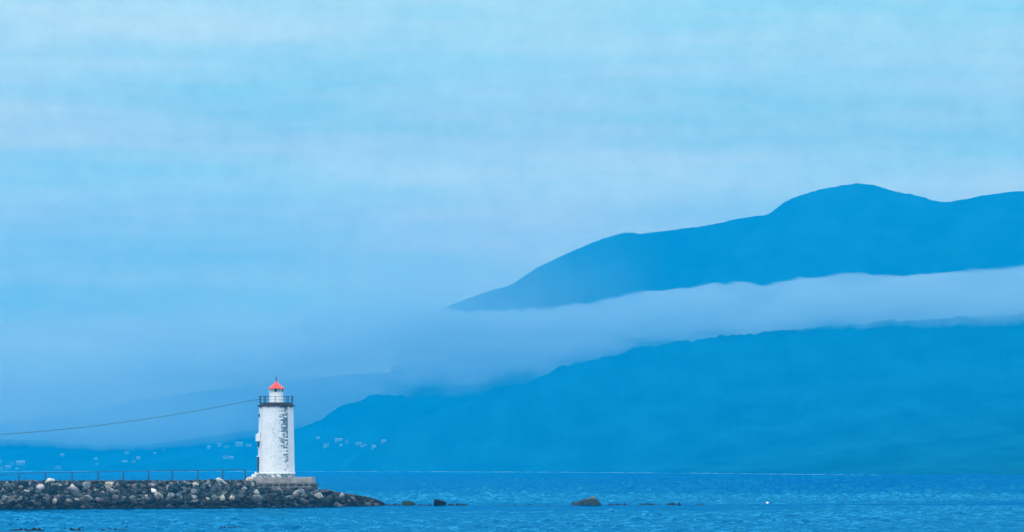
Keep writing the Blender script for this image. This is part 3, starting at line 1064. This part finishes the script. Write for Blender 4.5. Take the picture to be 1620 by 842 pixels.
ring_stack(bm, [(12.2 * LS, zz(615.5)), (13.4 * LS, zz(615.4)), (13.4 * LS, zz(614.7)), (6.6 * LS, zz(609.2)), (1.7 * LS, zz(604.6)), (1.0 * LS, zz(603.2))], 16)
rf = obj('roof', bm, M_red, lh)
bm = bmesh.new()
ring_stack(bm, [(1.15 * LS, zz(604.4)), (0.85 * LS, zz(602.5)), (0.8 * LS, zz(598.6)), (1.3 * LS, zz(598.4)), (1.35 * LS, zz(597.2)), (0.5 * LS, zz(596.2))], 10)
obj('finial', bm, M_darkred, rf)

# the hooded white box, a window and the door on the left side
def side_part(name, ang, rad_px, wdt, z0, z1, depth, material, parent, slope=0.0, inset=0.05, sh=0.0):
    bm = bmesh.new()
    Mx = Matrix.Rotation(-math.radians(ang), 4, 'Z')
    R0 = rad_px * LS * math.cos(math.pi / 8)
    vs_ = box(bm, sh - wdt / 2, sh + wdt / 2, -R0 - depth, -R0 + inset, z0, z1)
    for v in vs_:
        if slope and v.co.z > z0 + 0.01 and v.co.y < -R0 - depth * 0.5: v.co.z -= slope
        v.co = Mx @ v.co
    return obj(name, bm, material, parent)
hood = side_part('window_hood', 80, 28.6, 1.1, zz(698), zz(684), 0.52, M_white, lh, slope=0.35)
win = side_part('window', 67.5, 29.0, 0.5, zz(708), zz(699.5), 0.05, M_dark, lh, sh=-0.7)
side_part('window_sill', 67.5, 29.0, 0.66, zz(709), zz(708.1), 0.10, M_white, win, sh=-0.7)
win = side_part('window', 67.5, 27.4, 0.4, zz(660), zz(655), 0.07, M_dark, lh, sh=-0.7)
door = side_part('door', 67.5, 29.6, 0.6, zz(748), zz(723), 0.06, M_door, lh, sh=-0.72)
side_part('door_frame', 67.5, 29.6, 0.8, zz(722.9), zz(721.4), 0.09, M_white, door, sh=-0.7)

# ------------------------------------------------------------------ platform
pf = empty('lighthouse_platform', (LX, LY, 0))
tag(pf, 'grey concrete slab on dark mortared stone blocks carrying the lighthouse', 'platform')
fx0, fx1 = at(391, 755, 516).x - LX, at(494, 755, 516).x - LX
bm = bmesh.new()
box(bm, fx0, fx1, -5.2, 4.2, LZ - 0.82, LZ)
bmesh.ops.bevel(bm, geom=bm.edges[:], offset=0.05, segments=2, affect='EDGES')
sl = obj('slab', bm, M_concrete, pf)
bm = bmesh.new()
box(bm, fx0 + 1.6, fx1 + 0.10, -5.12, 4.1, LZ - 2.6, LZ - 0.822)
obj('mortar_bed', bm, M_mortar, pf)
bm = bmesh.new()
rr = random.Random(4)
zc = LZ - 0.83
for row in range(4):
    hgt = [0.52, 0.56, 0.5, 0.5, 0.4][row]
    x_ = fx0 + 1.62 + rr.uniform(0, 0.2)
    while x_ < fx1 + 0.35:
        wd = rr.uniform(0.7, 1.35)
        x1_ = min(x_ + wd, fx1 + 0.42)
        j = rr.uniform(0.0, 0.06)
        box(bm, x_ + 0.07 + rr.uniform(0, 0.06), x1_ - 0.07, -5.24 - j, -5.0, zc - hgt + 0.10 + rr.uniform(0, 0.06), zc - 0.05 - rr.uniform(0, 0.05))
        x_ = x1_
        if x1_ >= fx1 + 0.40: break
    # right-hand return of the wall
    y_ = -5.3
    while y_ < 4:
        wd = rr.uniform(0.5, 1.0)
        box(bm, fx1 + 0.05, fx1 + 0.42, y_ + 0.03, y_ + wd - 0.04, zc - hgt + 0.04, zc - 0.04)
        y_ += wd
    zc -= hgt
bmesh.ops.bevel(bm, geom=bm.edges[:], offset=0.03, segments=1, affect='EDGES')
obj('stone_blocks', bm, M_block, pf)

# ------------------------------------------------------------------ walkway fence
posts = [(-290, 773, 764), (-240, 771, 762.5), (-190, 770, 761), (-140, 767.5, 758.8), (-95, 765, 756.5), (-52, 763, 753.5), (-11, 761.5, 751.5),
         (30, 760, 749.2), (71.5, 759.5, 747.8), (114, 759, 747.2), (155, 758.5, 746.6), (195, 758.5, 745.8),
         (235, 758, 745.4), (272.5, 757.5, 744.9), (313, 756.5, 744.2), (352.5, 756, 743.4), (388, 755.5, 743.0)]
def fd(px): return float(np.interp(px, [-290, 0, 388], [474, 491, 510]))
p0 = at(388, 755.5, fd(388))
fen = empty('walkway_fence', (p0.x, p0.y, 0))
tag(fen, 'thin dark post and rail fence along the top of the breakwater', 'fence')
rail_pts = []
for (px, yb, yt) in posts:
    d = fd(px)
    a = at(px, yb, d); b_ = at(px, yt, d)
    g_ = ground(a.x, a.y)
    o0 = Vector((p0.x, p0.y, 0))
    bm = bmesh.new()
    tube(bm, [Vector((a.x, a.y, min(a.z, g_) - 0.3)) - o0, b_ - o0], 0.075, 6)
    obj('fence_post', bm, M_galv, fen)
    rail_pts.append(b_ - o0)
bm = bmesh.new(); tube(bm, rail_pts, 0.045, 6)
obj('rail', bm, M_galv, fen)

# little leaning stake on the crest
s0 = at(38.5, 760, 490); s1 = at(40.3, 756.2, 490)
bm = bmesh.new(); tube(bm, [s0 - Vector((0, 0, 0.3)) - s0, s1 - s0], 0.04, 6)
bmesh.ops.create_icosphere(bm, subdivisions=1, radius=0.07, matrix=Matrix.Translation(s1 - s0))
o = obj('stake', bm, M_dark); o.location = s0
tag(o, 'short dark leaning stake on the crest right of the first fence post', 'stake')

# overhead cable from the gallery to a pole on land, out of the picture to the left
pl = at(-420, 681, 470)
e0 = Vector((LX - 25.2 * LS, LY, LZ + zz(632)))
pts = []
for i in range(49):
    t = i / 48
    px = 411.5 + (-420 - 411.5) * t
    py = 692.6 - 1.85e-4 * (px + 168) ** 2
    d = LD + (470 - LD) * t
    pts.append(at(px, py, d))
pts[0] = e0
bm = bmesh.new(); tube(bm, [p - e0 for p in pts], 0.034, 5)
o = obj('overhead_cable', bm, M_cable); o.location = e0
tag(o, 'thin dark cable sagging from the lighthouse gallery towards the left', 'cable')
gz = ground(pl.x, pl.y)
bm = bmesh.new(); tube(bm, [(0, 0, -0.6), (0, 0, pl.z - gz + 0.3)], 0.14, 8)
po = empty('utility_pole', (pl.x, pl.y, gz))
tag(po, 'tarred wooden pole on the breakwater holding the cable', 'pole')
obj('shaft', bm, M_wood, po)
bm = bmesh.new(); box(bm, -0.05, 0.05, -0.5, 0.5, pl.z - gz - 0.08, pl.z - gz + 0.02)
obj('crossarm', bm, M_wood, po)

# ------------------------------------------------------------------ buoy
bp_ = at(1214, 797.5, 550)
by = empty('buoy', (bp_.x, bp_.y, 0.0))
tag(by, 'small white float alone on the water in the right half of the photo', 'buoy')
bm = bmesh.new(); ring_stack(bm, [(0.06, -0.12), (0.17, -0.06), (0.22, 0.06), (0.21, 0.2), (0.14, 0.31), (0.05, 0.35)], 12)
obj('float', bm, M_white, by, smooth=True)
bm = bmesh.new(); tube(bm, [(-0.2, 0, 0.02), (-0.3, 0, 0.08), (-0.38, 0, 0.03)], 0.06, 6)
obj('mooring_eye', bm, M_dark, by)

# ------------------------------------------------------------------ houses across the water
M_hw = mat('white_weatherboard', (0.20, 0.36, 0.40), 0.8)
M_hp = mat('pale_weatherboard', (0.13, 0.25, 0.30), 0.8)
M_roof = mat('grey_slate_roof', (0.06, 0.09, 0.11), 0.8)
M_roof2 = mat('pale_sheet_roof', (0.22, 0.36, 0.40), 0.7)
M_win = mat('window_glass', (0.04, 0.05, 0.06), 0.2)

def hill_d(px, py):
    """distance of the nearest hill surface seen at a photo pixel"""
    best = None
    for nm in ('forest_ridge', 'wooded_hill', 'low_hill'):
        pxs, V = HILLS[nm]
        j = int(round((px - pxs[0]) / 3.0))
        col = V[1:57, j]
        yy = HY - (col[:, 2] - HC) / col[:, 1] * F
        for i in range(1, len(yy)):
            if yy[i] <= py:
                t = (yy[i - 1] - py) / max(1e-6, yy[i - 1] - yy[i])
                d = col[i - 1, 1] + (col[i, 1] - col[i - 1, 1]) * min(max(t, 0), 1)
                if best is None or d < best: best = d
                break
    return best or 8000.0

def house(px, py, wpx, hpx, label, wall=M_hw, roof=M_roof2, wins=0, rot=0.0):
    d = hill_d(px, py + hpx / 2)
    s = d / F
    W, H = wpx * s, hpx * s
    p = at(px, py + hpx / 2, d)
    h = empty('house', (p.x, p.y - 3, p.z))
    h.rotation_euler.z = rot
    tag(h, label, 'house', 'houses on the far shore')
    wh = H * 0.62; dp = min(9.0, max(5.0, W * 0.7))
    bm = bmesh.new()
    box(bm, -W / 2, W / 2, -dp / 2, dp / 2, -5, wh)
    a = [bm.verts.new((sx * W / 2, 0, H * 0.96)) for sx in (-1, 1)]
    for sx, q in ((-1, a[0]), (1, a[1])):
        e_ = [v for v in bm.verts if abs(v.co.x - sx * W / 2) < 1e-4 and abs(v.co.z - wh) < 1e-4]
        e_.sort(key=lambda v: v.co.y)
        bm.faces.new((e_[0], e_[1], q))
    wo = obj('wall', bm, wall, h)
    bm = bmesh.new()
    for sy in (-1, 1):
        q = [(-W / 2 - 0.3, sy * (dp / 2 + 0.4), wh - 0.2), (W / 2 + 0.3, sy * (dp / 2 + 0.4), wh - 0.2), (W / 2 + 0.3, 0, H), (-W / 2 - 0.3, 0, H)]
        lo = [bm.verts.new(c) for c in q]; hi = [bm.verts.new((c[0], c[1], c[2] + 0.25)) for c in q]
        bm.faces.new(hi); bm.faces.new(lo[::-1])
        for i in range(4):
            j = (i + 1) % 4
            bm.faces.new((lo[i], lo[j], hi[j], hi[i]))
    bmesh.ops.recalc_face_normals(bm, faces=bm.faces)
    obj('roof', bm, roof, h)
    for r_ in range(1 if wins < 6 else 2):
        nn = wins if wins < 6 else wins // 2
        for k in range(nn):
            bm = bmesh.new()
            xc = -W / 2 + W * (k + 0.5) / nn
            zc_ = wh * (0.45 if wins < 6 else (0.25, 0.7)[r_])
            box(bm, xc - 0.6, xc + 0.6, -dp / 2 - 0.06, -dp / 2 + 0.02, zc_ - 0.6, zc_ + 0.7)
            obj('window', bm, M_win, h)
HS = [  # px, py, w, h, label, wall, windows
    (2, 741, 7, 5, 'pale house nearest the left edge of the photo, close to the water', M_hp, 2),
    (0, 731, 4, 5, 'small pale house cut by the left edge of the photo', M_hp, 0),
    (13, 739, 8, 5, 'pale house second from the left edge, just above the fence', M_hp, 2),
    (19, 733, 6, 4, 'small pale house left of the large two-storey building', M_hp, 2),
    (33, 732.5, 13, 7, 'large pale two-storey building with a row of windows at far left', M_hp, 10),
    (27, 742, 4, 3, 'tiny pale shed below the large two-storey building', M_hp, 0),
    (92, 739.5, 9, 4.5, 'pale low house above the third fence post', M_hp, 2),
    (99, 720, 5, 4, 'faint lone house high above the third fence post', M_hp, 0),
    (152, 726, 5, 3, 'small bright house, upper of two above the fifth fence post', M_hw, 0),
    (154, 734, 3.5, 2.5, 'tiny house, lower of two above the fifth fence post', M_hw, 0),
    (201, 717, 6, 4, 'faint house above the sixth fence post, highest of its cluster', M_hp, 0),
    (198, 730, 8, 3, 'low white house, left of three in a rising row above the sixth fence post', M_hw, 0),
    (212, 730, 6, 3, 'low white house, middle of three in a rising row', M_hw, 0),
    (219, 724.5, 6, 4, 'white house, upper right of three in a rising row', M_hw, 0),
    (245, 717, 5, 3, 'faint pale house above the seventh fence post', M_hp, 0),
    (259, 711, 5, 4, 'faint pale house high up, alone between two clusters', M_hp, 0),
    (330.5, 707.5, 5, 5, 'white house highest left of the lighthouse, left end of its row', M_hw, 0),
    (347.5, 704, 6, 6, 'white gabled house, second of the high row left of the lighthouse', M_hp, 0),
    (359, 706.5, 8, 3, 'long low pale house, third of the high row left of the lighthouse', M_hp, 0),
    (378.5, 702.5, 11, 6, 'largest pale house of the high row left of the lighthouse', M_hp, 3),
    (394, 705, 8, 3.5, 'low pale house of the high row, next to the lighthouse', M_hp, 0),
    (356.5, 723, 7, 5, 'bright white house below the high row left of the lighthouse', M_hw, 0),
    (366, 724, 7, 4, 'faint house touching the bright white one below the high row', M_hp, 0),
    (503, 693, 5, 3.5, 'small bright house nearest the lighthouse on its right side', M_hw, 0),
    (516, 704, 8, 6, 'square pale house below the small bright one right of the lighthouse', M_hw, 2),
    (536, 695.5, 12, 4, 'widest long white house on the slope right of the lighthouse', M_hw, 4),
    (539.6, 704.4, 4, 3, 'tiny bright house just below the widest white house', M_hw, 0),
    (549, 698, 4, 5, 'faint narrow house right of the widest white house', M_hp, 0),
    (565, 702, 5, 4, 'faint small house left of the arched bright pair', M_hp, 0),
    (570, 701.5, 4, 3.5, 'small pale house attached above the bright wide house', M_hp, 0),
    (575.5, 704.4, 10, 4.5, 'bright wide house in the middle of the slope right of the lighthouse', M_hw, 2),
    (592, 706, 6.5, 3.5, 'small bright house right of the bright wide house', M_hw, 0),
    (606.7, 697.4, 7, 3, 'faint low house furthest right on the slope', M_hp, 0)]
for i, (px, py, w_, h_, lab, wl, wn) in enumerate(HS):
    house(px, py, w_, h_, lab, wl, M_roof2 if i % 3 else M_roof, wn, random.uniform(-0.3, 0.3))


# low pale strip along the foot of the far hills
def shore():
    pxs = np.arange(-2600, 4200, 2.0)
    bf = np.interp(pxs, [-500, 540, 860, 1250, 1620, 2150], [7200, 6700, 5600, 3500, 2250, 1700])
    Df = np.minimum(bf, 7230.0)
    rr = np.random.default_rng(77)
    k_ = np.hanning(9); k_ /= k_.sum()
    h = np.convolve(rr.uniform(0.0, 1.0, len(pxs)), k_, 'same')
    h = np.clip((h - 0.32) * 4.2, 0.15, 1.3) * np.interp(Df, [1700, 3500, 7200], [0.15, 0.45, 1.3])
    rows = []
    for dz, dd_, q in ((-1.0, -22, 0), (0.05, -16, 0.0), (0, -6, 1.0), (0, 2, 1.0), (-1.0, 20, 0)):
        d = Df + dd_
        z = dz + h * q
        rows.append(np.stack([(pxs - 810) / F * d, d, z], -1))
    V = np.array(rows)
    m_ = mat('pale_shore_strip', (0.06, 0.17, 0.21), 0.9, var=0.5, vscale=0.02)
    tag(mesh_np('shore', V.reshape(-1, 3), grid_quads(len(rows), len(pxs)), m_), kind='structure')
shore()
